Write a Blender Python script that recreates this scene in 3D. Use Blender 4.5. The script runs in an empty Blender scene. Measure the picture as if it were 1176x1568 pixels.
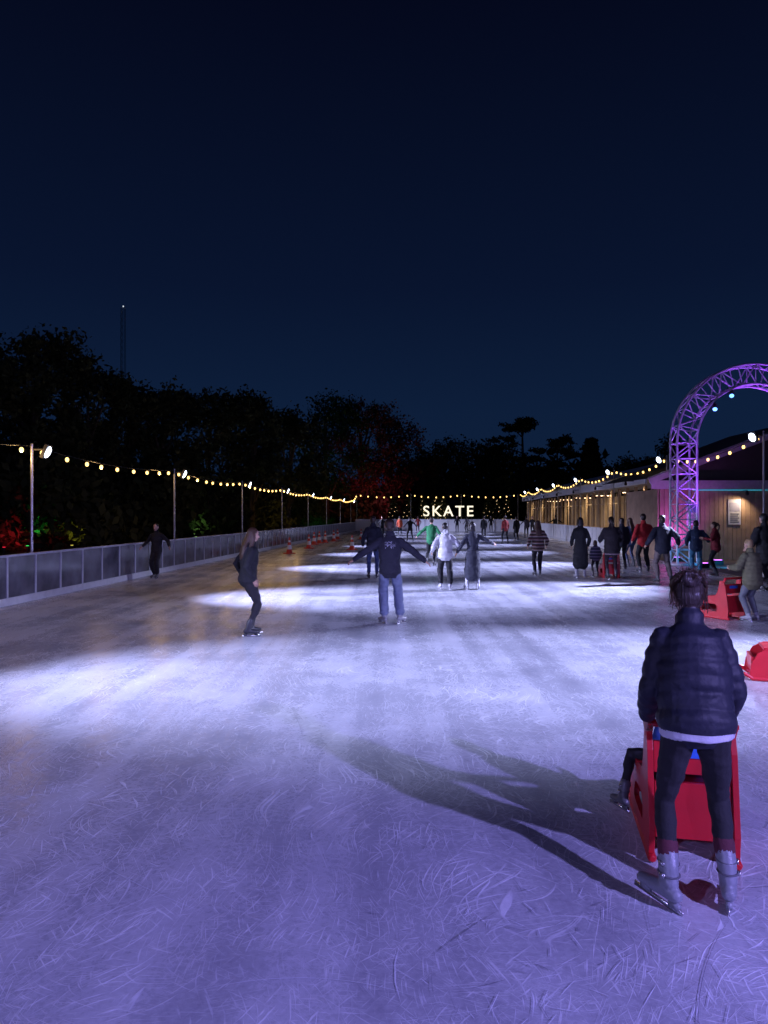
import bpy, bmesh, math, random
import numpy as np
from mathutils import Vector, Matrix, noise
from mathutils.bvhtree import BVHTree
random.seed(7); rng=np.random.default_rng(7)
scene=bpy.context.scene
COL=scene.collection
V=Vector
def RK(lat,d,z=0.0): return V((lat+0.07*d,d,z))   # rink frame -> world
RYAW=-math.atan(0.07)

# ------------------------------------------------------------ materials
def nodes(m):
    m.use_nodes=True; nt=m.node_tree; return nt,nt.nodes,nt.links
def mat(name,col,rough=0.7,metal=0.0,var=0.25,nscale=8.0,bump=0.15,bscale=60,emit=None,estr=0.0,spec=0.5,sample=False):
    m=bpy.data.materials.new(name); nt,N,L=nodes(m); b=N['Principled BSDF']
    c=col; b.inputs['Base Color'].default_value=(*c,1)
    tc=N.new('ShaderNodeTexCoord') if (var>0 or bump>0) else None
    if var>0:
        n=N.new('ShaderNodeTexNoise'); n.inputs['Scale'].default_value=nscale; n.inputs['Detail'].default_value=4
        L.new(tc.outputs['Object'],n.inputs['Vector'])
        mx=N.new('ShaderNodeMix'); mx.data_type='RGBA'
        mx.inputs[6].default_value=(c[0]*(1-var),c[1]*(1-var),c[2]*(1-var),1)
        mx.inputs[7].default_value=(min(1,c[0]*(1+var)),min(1,c[1]*(1+var)),min(1,c[2]*(1+var)),1)
        L.new(n.outputs['Fac'],mx.inputs[0]); L.new(mx.outputs[2],b.inputs['Base Color'])
    b.inputs['Roughness'].default_value=rough; b.inputs['Metallic'].default_value=metal
    b.inputs['Specular IOR Level'].default_value=spec
    if bump>0:
        n2=N.new('ShaderNodeTexNoise'); n2.inputs['Scale'].default_value=bscale; n2.inputs['Detail'].default_value=3
        L.new(tc.outputs['Object'],n2.inputs['Vector'])
        bp=N.new('ShaderNodeBump'); bp.inputs['Strength'].default_value=bump; bp.inputs['Distance'].default_value=0.01
        L.new(n2.outputs['Fac'],bp.inputs['Height']); L.new(bp.outputs['Normal'],b.inputs['Normal'])
    if emit:
        b.inputs['Emission Color'].default_value=(*emit,1); b.inputs['Emission Strength'].default_value=estr
        if not sample: m.cycles.emission_sampling='NONE'
    return m
_mc={}
def cloth(col,rough=0.85,kind='cloth'):
    k=(tuple(col),rough,kind)
    if k not in _mc: _mc[k]=mat(kind,col,rough,var=0.3,nscale=12,bump=0.25,bscale=90)
    return _mc[k]

# ------------------------------------------------------------ mesh builder
class MB:
    def __init__(s): s.v=[];s.f=[];s.m=[]
    def add(s,vs,fs,m):
        o=len(s.v); s.v+= [tuple(p) for p in vs]; s.f+=[tuple(i+o for i in f) for f in fs]; s.m+=[m]*len(fs)
    def box(s,c,sz,m=0,R=None):
        x,y,z=[a/2 for a in sz]; c=V(c)
        ps=[V((i*x,j*y,k*z)) for i in(-1,1) for j in(-1,1) for k in(-1,1)]
        if R: ps=[R@p for p in ps]
        s.add([c+p for p in ps],[(0,1,3,2),(4,6,7,5),(0,4,5,1),(2,3,7,6),(0,2,6,4),(1,5,7,3)],m)
    def tube(s,path,rads,m=0,side=V((1,0,0)),n=12,cap=True):
        path=[V(p) for p in path]; rs=[(r,r) if not isinstance(r,(tuple,list)) else r for r in rads]
        if len(rs)==1: rs=rs*len(path)
        K=len(path); rings=[]
        tang=[]
        for i in range(K):
            t=(path[min(i+1,K-1)]-path[max(i-1,0)])
            if t.length<1e-6: t=V((0,0,1))
            tang.append(t.normalized())
        def ring(p,t,a,b):
            u=side-t*side.dot(t)
            if u.length<0.05:
                u=V((0,1,0))-t*t.y
                if u.length<0.05: u=V((0,0,1))-t*t.z
            u.normalize(); w=t.cross(u)
            return [p+u*(a*math.cos(2*math.pi*k/n))+w*(b*math.sin(2*math.pi*k/n)) for k in range(n)]
        if cap:
            r=min(rs[0]); rings.append(ring(path[0]-tang[0]*r*0.6,tang[0],rs[0][0]*0.6,rs[0][1]*0.6))
        for p,t,(a,b) in zip(path,tang,rs): rings.append(ring(p,t,a,b))
        if cap:
            r=min(rs[-1]); rings.append(ring(path[-1]+tang[-1]*r*0.6,tang[-1],rs[-1][0]*0.6,rs[-1][1]*0.6))
        vs=[p for r_ in rings for p in r_]; fs=[]
        for i in range(len(rings)-1):
            for k in range(n):
                fs.append((i*n+k,i*n+(k+1)%n,(i+1)*n+(k+1)%n,(i+1)*n+k))
        fs.append(tuple(range(n))[::-1]); o=(len(rings)-1)*n; fs.append(tuple(o+k for k in range(n)))
        s.add(vs,fs,m)
    def ell(s,c,r,m=0,R=None,nu=14,nv=9):
        c=V(c); vs=[];fs=[]
        for j in range(1,nv):
            th=math.pi*j/nv
            for i in range(nu):
                ph=2*math.pi*i/nu
                p=V((r[0]*math.sin(th)*math.cos(ph),r[1]*math.sin(th)*math.sin(ph),r[2]*math.cos(th)))
                vs.append(c+(R@p if R else p))
        top=V((0,0,r[2])); bot=V((0,0,-r[2]))
        vs.append(c+(R@top if R else top)); vs.append(c+(R@bot if R else bot))
        for j in range(nv-2):
            for i in range(nu):
                a=j*nu+i; b=j*nu+(i+1)%nu
                fs.append((a,a+nu,b+nu,b))
        T=len(vs)-2
        for i in range(nu):
            fs.append((T,i,(i+1)%nu)); fs.append((T+1,(nv-2)*nu+(i+1)%nu,(nv-2)*nu+i))
        s.add(vs,fs,m)
    def obj(s,name,mats,loc=(0,0,0),yaw=0,smooth=False,parent=None,bevel=0):
        me=bpy.data.meshes.new(name); me.from_pydata(s.v,[],s.f)
        for mm in mats: me.materials.append(mm)
        me.polygons.foreach_set('material_index',s.m)
        me.polygons.foreach_set('use_smooth',[smooth]*len(s.f)); me.update()
        o=bpy.data.objects.new(name,me); COL.objects.link(o); o.location=loc; o.rotation_euler=(0,0,yaw)
        if parent: o.parent=parent
        if bevel:
            b=o.modifiers.new('bevel','BEVEL'); b.width=bevel; b.segments=2; b.limit_method='ANGLE'
        return o
def lamp(name,kind,loc,energy,color,target=None,parent=None,size=60,blend=0.8,rad=0.06):
    l=bpy.data.lights.new(name,kind); l.energy=energy; l.color=color
    l.shadow_soft_size=rad
    if kind=='SPOT': l.spot_size=math.radians(size); l.spot_blend=blend
    o=bpy.data.objects.new(name,l); COL.objects.link(o); o.location=loc
    if target is not None: o.rotation_euler=(V(target)-V(loc)).to_track_quat('-Z','Y').to_euler()
    if parent: o.parent=parent
    return o

# ------------------------------------------------------------ world
w=bpy.data.worlds.new("World"); scene.world=w; w.use_nodes=True
nt=w.node_tree; N=nt.nodes; L=nt.links; bg=N['Background']
tc=N.new('ShaderNodeTexCoord'); sp=N.new('ShaderNodeSeparateXYZ'); L.new(tc.outputs['Generated'],sp.inputs[0])
cr=N.new('ShaderNodeValToRGB'); L.new(sp.outputs['Z'],cr.inputs[0]); L.new(cr.outputs[0],bg.inputs[0])
e=cr.color_ramp.elements
e[0].position=0.0; e[0].color=(.0048,.0145,.043,1)
e[1].position=0.62; e[1].color=(.0012,.0022,.0100,1)
x=e.new(0.14); x.color=(.0042,.0132,.042,1)
x=e.new(0.30); x.color=(.0028,.0072,.0270,1)
bg.inputs[1].default_value=1.0

# ------------------------------------------------------------ camera
cam=bpy.data.cameras.new('camera'); co=bpy.data.objects.new('camera',cam); COL.objects.link(co)
cam.lens=24.95; cam.sensor_width=36; cam.clip_end=2000; cam.clip_start=0.05
co.location=(0,0,1.8); co.rotation_euler=(math.radians(90.2),0,0); scene.camera=co
scene.view_settings.view_transform='Standard'; scene.view_settings.look='None'; scene.view_settings.exposure=0

# ------------------------------------------------------------ ground
g=MB(); g.add([(-700,-300,0),(700,-300,0),(700,1100,0),(-700,1100,0)],[(0,1,2,3)],0)
g.obj('ground',[mat('dark_grass',(.035,.045,.022),.95,nscale=.6,var=.5,bump=.8,bscale=9)],loc=(0,0,-0.02))
# ice
def ice_material():
    m=bpy.data.materials.new('ice'); nt,N,L=nodes(m); b=N['Principled BSDF']
    tc=N.new('ShaderNodeTexCoord')
    warp=N.new('ShaderNodeTexNoise'); warp.inputs['Scale'].default_value=.45; warp.inputs['Detail'].default_value=2
    L.new(tc.outputs['Object'],warp.inputs['Vector'])
    vm=N.new('ShaderNodeVectorMath'); vm.operation='MULTIPLY_ADD'; vm.inputs[1].default_value=(2.2,2.2,0)
    L.new(warp.outputs['Color'],vm.inputs[0]); L.new(tc.outputs['Object'],vm.inputs[2])
    tot=None
    for i,(ang,sc,th,amp) in enumerate([(8,(85,3.0),.60,1.0),(-22,(95,3.8),.61,.9),(36,(85,4.2),.615,.9),(75,(90,5.0),.62,.85),(-58,(85,4.4),.62,.85)]):
        mp=N.new('ShaderNodeMapping'); mp.inputs['Rotation'].default_value=(0,0,math.radians(ang)); 
        mp2=N.new('ShaderNodeMapping'); mp2.inputs['Scale'].default_value=(sc[0],sc[1],1); mp2.inputs['Location'].default_value=(i*13.7,i*5.1,0)
        L.new(vm.outputs[0],mp.inputs['Vector']); L.new(mp.outputs[0],mp2.inputs['Vector'])
        n=N.new('ShaderNodeTexNoise'); n.inputs['Scale'].default_value=1; n.inputs['Detail'].default_value=2; L.new(mp2.outputs[0],n.inputs['Vector'])
        mr=N.new('ShaderNodeMapRange'); mr.inputs[1].default_value=th; mr.inputs[2].default_value=th+.08; mr.inputs[4].default_value=amp
        L.new(n.outputs['Fac'],mr.inputs[0])
        if tot is None: tot=mr.outputs[0]
        else:
            a=N.new('ShaderNodeMath'); a.operation='MAXIMUM'; L.new(tot,a.inputs[0]); L.new(mr.outputs[0],a.inputs[1]); tot=a.outputs[0]
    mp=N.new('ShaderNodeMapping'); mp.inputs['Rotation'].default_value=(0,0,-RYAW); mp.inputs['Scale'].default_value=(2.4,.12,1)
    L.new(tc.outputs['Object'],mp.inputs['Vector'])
    st=N.new('ShaderNodeTexNoise'); st.inputs['Scale'].default_value=1; st.inputs['Detail'].default_value=3; L.new(mp.outputs[0],st.inputs['Vector'])  # lengthwise streaks: soft reflections of far lights put into the ice colour
    pt=N.new('ShaderNodeTexNoise'); pt.inputs['Scale'].default_value=.8; pt.inputs['Detail'].default_value=7; pt.inputs['Roughness'].default_value=.6; L.new(tc.outputs['Object'],pt.inputs['Vector'])
    gr=N.new('ShaderNodeTexNoise'); gr.inputs['Scale'].default_value=30; gr.inputs['Detail'].default_value=5; gr.inputs['Roughness'].default_value=.7; L.new(tc.outputs['Object'],gr.inputs['Vector'])
    def ma(op,a,bv):
        q=N.new('ShaderNodeMath'); q.operation=op
        for k,x in enumerate((a,bv)):
            if isinstance(x,(int,float)): q.inputs[k].default_value=x
            else: L.new(x,q.inputs[k])
        return q.outputs[0]
    pm=N.new('ShaderNodeMapRange'); pm.inputs[1].default_value=.38; pm.inputs[2].default_value=.62; pm.inputs[3].default_value=.25; L.new(pt.outputs['Fac'],pm.inputs[0])
    scr=ma('MULTIPLY',tot,pm.outputs[0])
    k=ma('MULTIPLY',scr,.60)
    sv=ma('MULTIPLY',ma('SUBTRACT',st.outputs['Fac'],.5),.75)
    gv=ma('MULTIPLY',ma('SUBTRACT',gr.outputs['Fac'],.5),.55)
    pv=ma('MULTIPLY',ma('SUBTRACT',pt.outputs['Fac'],.5),.75)
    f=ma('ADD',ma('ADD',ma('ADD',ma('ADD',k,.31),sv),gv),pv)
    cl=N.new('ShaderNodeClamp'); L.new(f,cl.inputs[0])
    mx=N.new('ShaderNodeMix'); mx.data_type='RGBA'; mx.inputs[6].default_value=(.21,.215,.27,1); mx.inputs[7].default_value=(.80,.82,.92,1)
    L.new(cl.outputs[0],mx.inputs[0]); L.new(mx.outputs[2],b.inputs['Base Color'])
    rr=N.new('ShaderNodeMapRange'); rr.inputs[3].default_value=.20; rr.inputs[4].default_value=.42; L.new(cl.outputs[0],rr.inputs[0])
    L.new(rr.outputs[0],b.inputs['Roughness']); b.inputs['IOR'].default_value=1.40
    h=ma('ADD',ma('MULTIPLY',scr,1.0),ma('MULTIPLY',gr.outputs['Fac'],.6))
    bp=N.new('ShaderNodeBump'); bp.inputs['Strength'].default_value=.35; bp.inputs['Distance'].default_value=.005
    L.new(h,bp.inputs['Height']); L.new(bp.outputs[0],b.inputs['Normal'])
    return m
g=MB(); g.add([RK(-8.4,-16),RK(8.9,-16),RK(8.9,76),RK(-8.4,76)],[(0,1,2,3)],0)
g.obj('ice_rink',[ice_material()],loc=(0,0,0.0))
g=MB(); g.add([RK(8.9,-16),RK(22,-16),RK(22,80),RK(8.9,80)],[(0,1,2,3)],0)
g.obj('deck_pavement',[mat('deck',(.12,.10,.09),.8,nscale=3,bump=.4,bscale=20)],loc=(0,0,-0.008))
# skate scratches
s=MB()
for i in range(6000):
    d=1.6+ (random.random()**1.3)*13; lat=random.uniform(-1,1)*min(8,.9+d*.62)
    nz=noise.noise(V((lat*.5,d*.5,3)))
    if nz<random.uniform(-.3,.25): continue
    a=random.gauss(math.pi/2,.7) if random.random()<.5 else random.uniform(0,math.pi)
    ln=random.uniform(.03,.16) if random.random()<.95 else random.uniform(.3,1.2); k=random.gauss(0,.8); wd=random.uniform(.0005,.0014)*(1+d*.05)
    z=.004+.006*random.random(); p=RK(lat,d); n=max(3,int(ln/.09)); vs=[]
    for j in range(n+1):
        t=j/n; wv=wd*math.sin(math.pi*(0.06+.88*t))
        q=V((-math.sin(a),math.cos(a),0)); vs+= [p+q*wv+V((0,0,z)),p-q*wv+V((0,0,z))]
        a+=k*ln/n; p=p+V((math.cos(a),math.sin(a),0))*(ln/n)
    s.add(vs,[(2*j,2*j+1,2*j+3,2*j+2) for j in range(n)],0 if random.random()<.7 else 1)
s.obj('skate_scratches',[mat('ice_snow',(.72,.75,.86),.7,var=.15,bump=0),mat('ice_groove',(.16,.16,.22),.4,var=.2,bump=0)])
# ------------------------------------------------------------ left barrier
m_white=mat('white_frame',(.62,.63,.67),.5,bump=.05); m_kick=mat('kickboard',(.66,.66,.68),.6,var=.2)
def panel_mat():
    m=bpy.data.materials.new('clear_panel'); nt,N,L=nodes(m); b=N['Principled BSDF']
    tc=N.new('ShaderNodeTexCoord'); n=N.new('ShaderNodeTexNoise'); n.inputs['Scale'].default_value=2.2; n.inputs['Detail'].default_value=5; L.new(tc.outputs['Object'],n.inputs['Vector'])
    c=N.new('ShaderNodeValToRGB'); c.color_ramp.elements[0].position=.3; c.color_ramp.elements[1].position=.7; c.color_ramp.elements[0].color=(.07,.07,.09,1); c.color_ramp.elements[1].color=(.20,.20,.245,1); L.new(n.outputs['Fac'],c.inputs[0]); L.new(c.outputs[0],b.inputs['Base Color'])
    b.inputs['Roughness'].default_value=.14; b.inputs['Specular IOR Level'].default_value=.8
    return m
m_panel=panel_mat()
def barrier(name,lat,d0,d1,h=1.0,pm=m_panel,solid=False):
    b=MB(); L_=(d1-d0)*math.sqrt(1+.07**2); n=int(L_/1.0)
    b.box((0,L_/2,.075),(.06,L_,.15),1); b.box((0,L_/2,h-.0225),(.05,L_,.045),0)
    for i in range(n+1): b.box((0,i*L_/n,(h-.045+.15)/2),(.045,.05,h-.195),0)
    for i in range(n): b.box((0,(i+.5)*L_/n,(h-.045+.15)/2),(.012,L_/n-.052,h-.197),2)
    return b.obj(name,[m_white,m_kick,pm],loc=RK(lat,d0),yaw=RYAW)
barrier('rink_barrier',-8.42,-14,76)
m_board=mat('white_board',(.78,.78,.80),.5,var=.12)
barrier('rink_barrier',8.95,30,76,1.1,m_board)
b=MB(); W=17.3
b.box((0,0,.62),(W,.05,1.24),0)
for i in range(8): b.box((-W/2+i*W/7,-.045,.6),(.08,.035,1.2),1)
b.box((0,-.01,1.27),(W,.1,.05),1)
b.obj('rink_end_boards',[m_board,m_white],loc=RK(.25,76.1),yaw=RYAW)

# ------------------------------------------------------------ poles, floods
m_pole=mat('galvanised_pole',(.42,.42,.42),.4,metal=.7,bump=.05)
m_dark=mat('dark_metal',(.03,.03,.035),.5,metal=.3)
m_led=mat('led_face',(.9,.9,.9),.4,emit=(.72,.83,1),estr=9,bump=0,var=0)
m_bulb=mat('warm_bulb',(1,.8,.4),.4,emit=(1,.60,.17),estr=3.6,bump=0,var=0)
m_wire=mat('black_cable',(.01,.01,.01),.6)
FC=(.56,.59,1.0)
def pole(lat,d,h,tgt,energy,col=FC,size=56,side=1,blend=.9,aimd=0,name='light_pole'):
    b=MB(); b.tube([(0,0,0),(0,0,h)],[.032,.03],0,n=10)
    b.box((0,0,.02),(.25,.25,.04),1)
    b.box((side*.12,0,h-.12),(.24,.03,.03),1)
    fx=side*.3; tz=h-.16
    P=RK(lat,d)
    tgw=RK(tgt[0],tgt[1])-P
    dirv=(tgw-V((fx,0,tz))).normalized()
    R=dirv.to_track_quat('-Z','Y').to_matrix()
    b.box((fx,0,tz),(.24,.30,.07),1,R)
    b.ell(V((fx,0,tz))+dirv*.036,(.10,.13,.05),2,R,12,8)
    o=b.obj(name,[m_pole,m_dark,m_led],loc=P)
    if energy>0: lamp('flood_lamp','SPOT',V((fx,0,tz))+dirv*.14,energy,col,tgw,o,size,blend,.09)
    return o
PL=[-1.5,6.8,15.1,23.4,31.7,40.0,48.3,56.6,64.9,73.2]
tgL={6.8:(.0,8.2),15.1:(-1.0,15.6),23.4:(-.8,23.9),-1.5:(-2.8,0)}
EL=[500,7600,11500,11000,8500,7500,6500,6500,6500,8000]
for d,en in zip(PL,EL):
    pole(-8.55,d,3.3,tgL.get(d,(-.8,d+.4)),en,side=1,size=50 if d>10 else 52,blend=1)
PR=[3.4,11.7,20.0,28.3,36.6,44.9,53.2,61.5,69.8]
tgR={3.4:(2.0,7.9),11.7:(1.8,8.8),20.0:(2.2,16.4),28.3:(2.2,24.6),36.6:(2.4,32.6)}
ER=[4200,10500,18000,13500,9500,7500,6500,6500,7000]
for d,en in zip(PR,ER):
    pole(9.3,d,4.15,tgR.get(d,(2.6,d-4.2)),en,side=-1,size=40,blend=1)
pole(6.25,-1.9,4.25,(0.8,4.6),3900,(.37,.315,1.0),size=100,side=-1,name='unseen_flood_pole')
pole(-6.0,-3.5,4.2,(-1.5,3.6),1100,(.37,.32,1.0),size=100,side=1,name='unseen_flood_pole')  # added fill lamp out of view, lightens the foreground shadow

def string(name,pts,sag,spacing=.95,r=.045,lights=0):
    b=MB(); LP=[]; c_=0
    for A,B in zip(pts[:-1],pts[1:]):
        A=V(A);B=V(B); n=max(6,int((B-A).length/.6)); pp=[]
        for i in range(n+1):
            t=i/n; p=A.lerp(B,t); p.z-=sag*4*t*(1-t); pp.append(p)
        b.tube(pp,[.008]*len(pp),0,n=5,cap=False)
        k=max(1,int(round((B-A).length/spacing)))
        for i in range(k):
            t=(i+.5)/k+random.uniform(-.012,.012); p=A.lerp(B,t); p.z-=sag*4*t*(1-t)
            b.tube([p+V((0,0,0)),p-V((0,0,.05))],[.018,.02],0,n=6)
            b.ell(p-V((0,0,.09)),(r,r,r*1.25),1,nu=8,nv=6)
            c_+=1
            if lights and c_%4==2: LP.append(p-V((0,0,.2)))
    o=b.obj(name,[m_wire,m_bulb],smooth=True)
    for p in LP:
        if p.y>4 and p.y<45: lamp('bulb_lamp','POINT',p,lights,(1,.60,.22),parent=o,rad=.05)
    return o
string('string_lights',[RK(-8.55,d,3.26) for d in PL],.16,lights=24)
string('string_lights',[RK(9.3,d,4.1) for d in PR+[76.5]],.35,.9)
string('string_lights',[RK(-8.55,73.2,3.3),RK(-8.4,77.5,4.0),RK(-2.5,77.5,4.0),RK(3,77.5,4.0),RK(9.2,77.5,4.0)],.25,.8,.065)
for la in(-8.4,-2.5,3,9.2):
    b=MB(); b.tube([(0,0,0),(0,0,4.05)],[.035,.03],0,n=8); b.box((0,0,.02),(.2,.2,.04),0); b.obj('string_light_post',[m_pole],loc=RK(la,77.5))

# ------------------------------------------------------------ SKATE sign
def text_obj(name,txt,size,mat_,loc,yaw=0,ext=.06,sp=1.25,off=0.012):
    c=bpy.data.curves.new(name,'FONT'); c.body=txt; c.size=size; c.extrude=ext; c.space_character=sp; c.align_x='CENTER'; c.offset=off
    o=bpy.data.objects.new(name,c); COL.objects.link(o)
    dg=bpy.context.evaluated_depsgraph_get(); me=bpy.data.meshes.new_from_object(o.evaluated_get(dg))
    bpy.data.objects.remove(o); o=bpy.data.objects.new(name,me); COL.objects.link(o); me.materials.clear(); me.materials.append(mat_)
    o.location=loc; o.rotation_euler=(math.pi/2,0,yaw); return o
m_sign=mat('sign_letters',(.9,.85,.7),.4,emit=(1,.9,.66),estr=1.2,bump=0)
sg=text_obj('skate_sign','SKATE',1.62,m_sign,(6.95,76.8,1.62),RYAW,sp=1.25)
b=MB(); b.box((6.9,76.85,1.6),(5.4,.06,.05),0)
for xx in(4.6,6.9,9.2): b.box((xx,76.95,.8),(.06,.06,1.6),0)
b.obj('sign_frame',[m_dark])

# ------------------------------------------------------------ trees
def quads_obj(name,P,mats,mi=None,parent=None):
    n=len(P)//4; me=bpy.data.meshes.new(name); me.vertices.add(len(P)); me.vertices.foreach_set('co',P.astype(np.float32).ravel())
    me.loops.add(4*n); me.loops.foreach_set('vertex_index',np.arange(4*n,dtype=np.int32))
    me.polygons.add(n); me.polygons.foreach_set('loop_start',np.arange(0,4*n,4,dtype=np.int32)); 
    for m in mats: me.materials.append(m)
    if mi is not None: me.polygons.foreach_set('material_index',mi.astype(np.int32))
    me.update(calc_edges=True); me.validate()
    o=bpy.data.objects.new(name,me); COL.objects.link(o)
    if parent: o.parent=parent
    return o
def leaves(C,M,spread,size,flat=1.0):
    k=len(C); c=np.repeat(C,M,axis=0)+rng.normal(0,1,(k*M,3))*np.array([spread,spread,spread*flat])
    u=rng.normal(0,1,(k*M,3)); u/=np.linalg.norm(u,axis=1)[:,None]; v=rng.normal(0,1,(k*M,3)); v=np.cross(u,v); v/=np.linalg.norm(v,axis=1)[:,None]
    s=size*rng.uniform(.5,1.3,(k*M,1)); P=np.stack([c-u*s,c-v*s*.55,c+u*s,c+v*s*.55],axis=1).reshape(-1,3)
    mi=np.repeat(rng.integers(0,3,k),M); return P,mi
m_bark=mat('bark',(.06,.045,.035),.9,bump=.6,bscale=15)
def fm_(n,c): return mat(n,c,.95,bump=0,var=0,spec=.1)
FOL=[fm_('foliage_dark',(.022,.030,.014)),fm_('foliage_mid',(.04,.048,.022)),fm_('foliage_light',(.06,.065,.026))]
RED=[fm_('redlit_foliage_dark',(.06,.025,.02)),fm_('redlit_foliage_mid',(.11,.04,.03)),fm_('redlit_foliage_light',(.16,.06,.04))]  # leaf colours reddened to carry the red light on these trees
def tree(name,x,y,h,r,fol=FOL,kind='broad',nc=200,M=36,low=.12,ls=None):
    b=MB(); tilt=V((random.uniform(-.04,.04),random.uniform(-.04,.04),1)); C=[]
    tr=.018*h+.06
    if kind=='broad':
        b.tube([V((0,0,0)),tilt*(h*.25),tilt*(h*.5),tilt*(h*.78)],[tr*1.2,tr*.85,tr*.6,tr*.2],0,n=8)
        lobes=[]
        nl=13
        for i in range(nl):
            a=2*math.pi*i/nl*2.4+random.random(); zz=low+(.93-low)*(i+.5)/nl
            env=math.sin(math.pi*min(1,(zz-low*.3)*.80+.14))**.6
            rr=r*env*random.uniform(.45,.80); lr=r*random.uniform(.38,.58)
            c=V((math.cos(a)*rr,math.sin(a)*rr,zz*h)); 
            if c.z+lr*.9>h: c.z=h-lr*.9
            lobes.append((c,lr))
            b.tube([tilt*(h*max(.15,zz-.28)),c*.55+tilt*(h*(zz-.1))*.45,c],[tr*.4,tr*.25,.03],0,n=6)
        lobes.append((V((0,0,h-r*.42)),r*.42))
        for c,lr in lobes:
            for j in range(nc//12):
                dv=V(rng.normal(0,1,3)).normalized()*lr*random.uniform(.45,1.08); C.append(c+V((dv.x,dv.y,dv.z*.8)))
        sp=r*.085; sz=ls or .15+.010*r
        P,mi=leaves(np.array(C),M,sp,sz)
    elif kind=='pine':
        b.tube([V((0,0,0)),tilt*(h*.5),tilt*h*.95],[tr,tr*.75,tr*.25],0,n=8)
        for i in range(15):
            zz=random.uniform(.45,.98) if i>2 else .97-.03*i; a=random.uniform(0,2*math.pi); rr=r*random.uniform(.25,1)*(1 if zz<.85 else .55)
            c=V((math.cos(a)*rr,math.sin(a)*rr,zz*h)); b.tube([tilt*(h*(zz-.08)),c],[tr*.3,.04],0,n=6)
            for j in range(nc//15):
                C.append(c+V((random.gauss(0,r*.22),random.gauss(0,r*.22),random.gauss(0,h*.012))))
        P,mi=leaves(np.array(C),M,.28,.22,.45)
    else: # conifer cone
        b.tube([V((0,0,0)),V((0,0,h*.97))],[tr,.02],0,n=8)
        lay=max(7,int(h/.5)) if h>4 else 9
        for i in range(lay):
            zz=.1+.88*i/lay; rr=r*(1-zz)**.9+.03; nb=9
            for k in range(nb):
                a=2*math.pi*(k+.5*(i%2))/nb+random.uniform(-.2,.2); e_=V((math.cos(a)*rr,math.sin(a)*rr,zz*h-rr*.25)); b.tube([V((0,0,zz*h)),e_],[.02+.004*h,.008],0,n=4)
                for q in(.35,.65,.95): C.append(V((0,0,zz*h)).lerp(e_,q))
        P,mi=leaves(np.array(C),M,r*.07+.02,(ls or .08+.02*h),.7)
    root=b.obj(name,[m_bark],loc=(x,y,0),smooth=True)
    quads_obj('crown',P,fol,mi,root)
    return root
def XD(u,d): return ((u-588)/1087*d, d)
def HT(y,d): return 1.8+(788-y)/1087*d
for u,ty,d,r,f in [(-25,528,40,3.8,FOL),(52,496,43,3.8,FOL),(130,540,46,3.7,FOL),(190,582,49,3.4,FOL),(252,580,51,3.6,FOL),(318,597,53,3.7,FOL),(385,598,58,3.3,FOL),(440,622,63,3.6,FOL),
                   (500,600,88,5.8,FOL),(556,606,92,5.2,RED),(600,638,93,4.4,RED),(648,684,104,4.6,FOL),(692,670,100,4.9,FOL),(745,676,104,4.6,FOL),(960,698,90,4.5,FOL),(1032,664,80,3.6,FOL),(1110,690,80,5,FOL)]:
    X,Y=XD(u,d); tree('broadleaf_tree' if f is FOL else 'redlit_tree',X,Y,HT(ty,d),r,f)
for u,ty,d,r in [(803,641,96,4.0),(852,670,98,3.4)]:
    X,Y=XD(u,d); tree('scots_pine_tree',X,Y,HT(ty,d),r,FOL,'pine',nc=150,M=40)
X,Y=XD(905,96); tree('conifer_tree',X,Y,HT(668,96),3.3,FOL,'cone',M=26)
C=[]
for i in range(1500):
    t=random.random()
    if t<.5:
        d=random.uniform(33,75); X=-8.41+.07*d-random.uniform(7,17); top=4.2
    elif t<.8:
        X=random.uniform(-22,40); d=random.uniform(86,100); top=6.2
    else:
        X=random.uniform(-40,-14); d=random.uniform(38,60); top=5.5
    C.append((X,d,random.uniform(0.2,1)**.8*top*(0.72+.28*math.sin(X*.9+d*.3))))
P,mi=leaves(np.array(C),34,.6,.30); quads_obj('shrubbery',P,FOL,mi)
C=[]
for i in range(1400):
    X=random.uniform(-190,190); d=random.uniform(150,185); C.append((X,d,random.random()**.8*(10+3*math.sin(X*.06)+1.6*math.sin(X*.31))))
P,mi=leaves(np.array(C),22,2.0,1.0); quads_obj('distant_trees',P,FOL,mi)
m_fairy=mat('fairy_light',(1,.8,.5),.4,emit=(1,.7,.35),estr=2,bump=0)
for la in (-4.4,-2.8,-1.2,.2,1.0,6.0,7.0,8.0):
    r_=tree('christmas_tree',RK(la,78.2).x,78.2,random.uniform(3.5,4.1),1.0,FOL,'cone',M=10,ls=.13)
    b=MB()
    for i in range(26):
        t=i/26; a=i*1.7; rr=1.0*(1-t)*.9; b.ell((math.cos(a)*rr,math.sin(a)*rr,.5+t*3),(.03,.03,.03),0,nu=6,nv=4)
    b.obj('fairy_lights',[m_fairy],parent=r_)
def uplight(x,y,col,en,tgt,size=80):
    b=MB(); b.tube([(0,0,0),(0,0,.12)],[.03,.03],0,n=8); b.tube([(0,0,.14),(0,0,.26)],[.07,.09],0,n=12)
    m=mat('uplight_lens',col,.4,emit=col,estr=3,bump=0); b.tube([(0,0,.325),(0,0,.33)],[.07,.07],1,n=12,cap=False)
    o=b.obj('garden_uplight',[m_dark,m],loc=(x,y,0)); lamp('lamp','SPOT',(0,0,.4),en,col,V(tgt)-V((x,y,0)),o,size,.9,.1)
X,Y=XD(590,84); uplight(X,Y,(1,.10,.25),850,(X-1,93,7))
X,Y=XD(535,82); uplight(X,Y,(1,.16,.14),500,(X,90,6))
X,Y=XD(680,92); uplight(X,Y,(.05,.15,1),700,(X,101,5),50)
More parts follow.
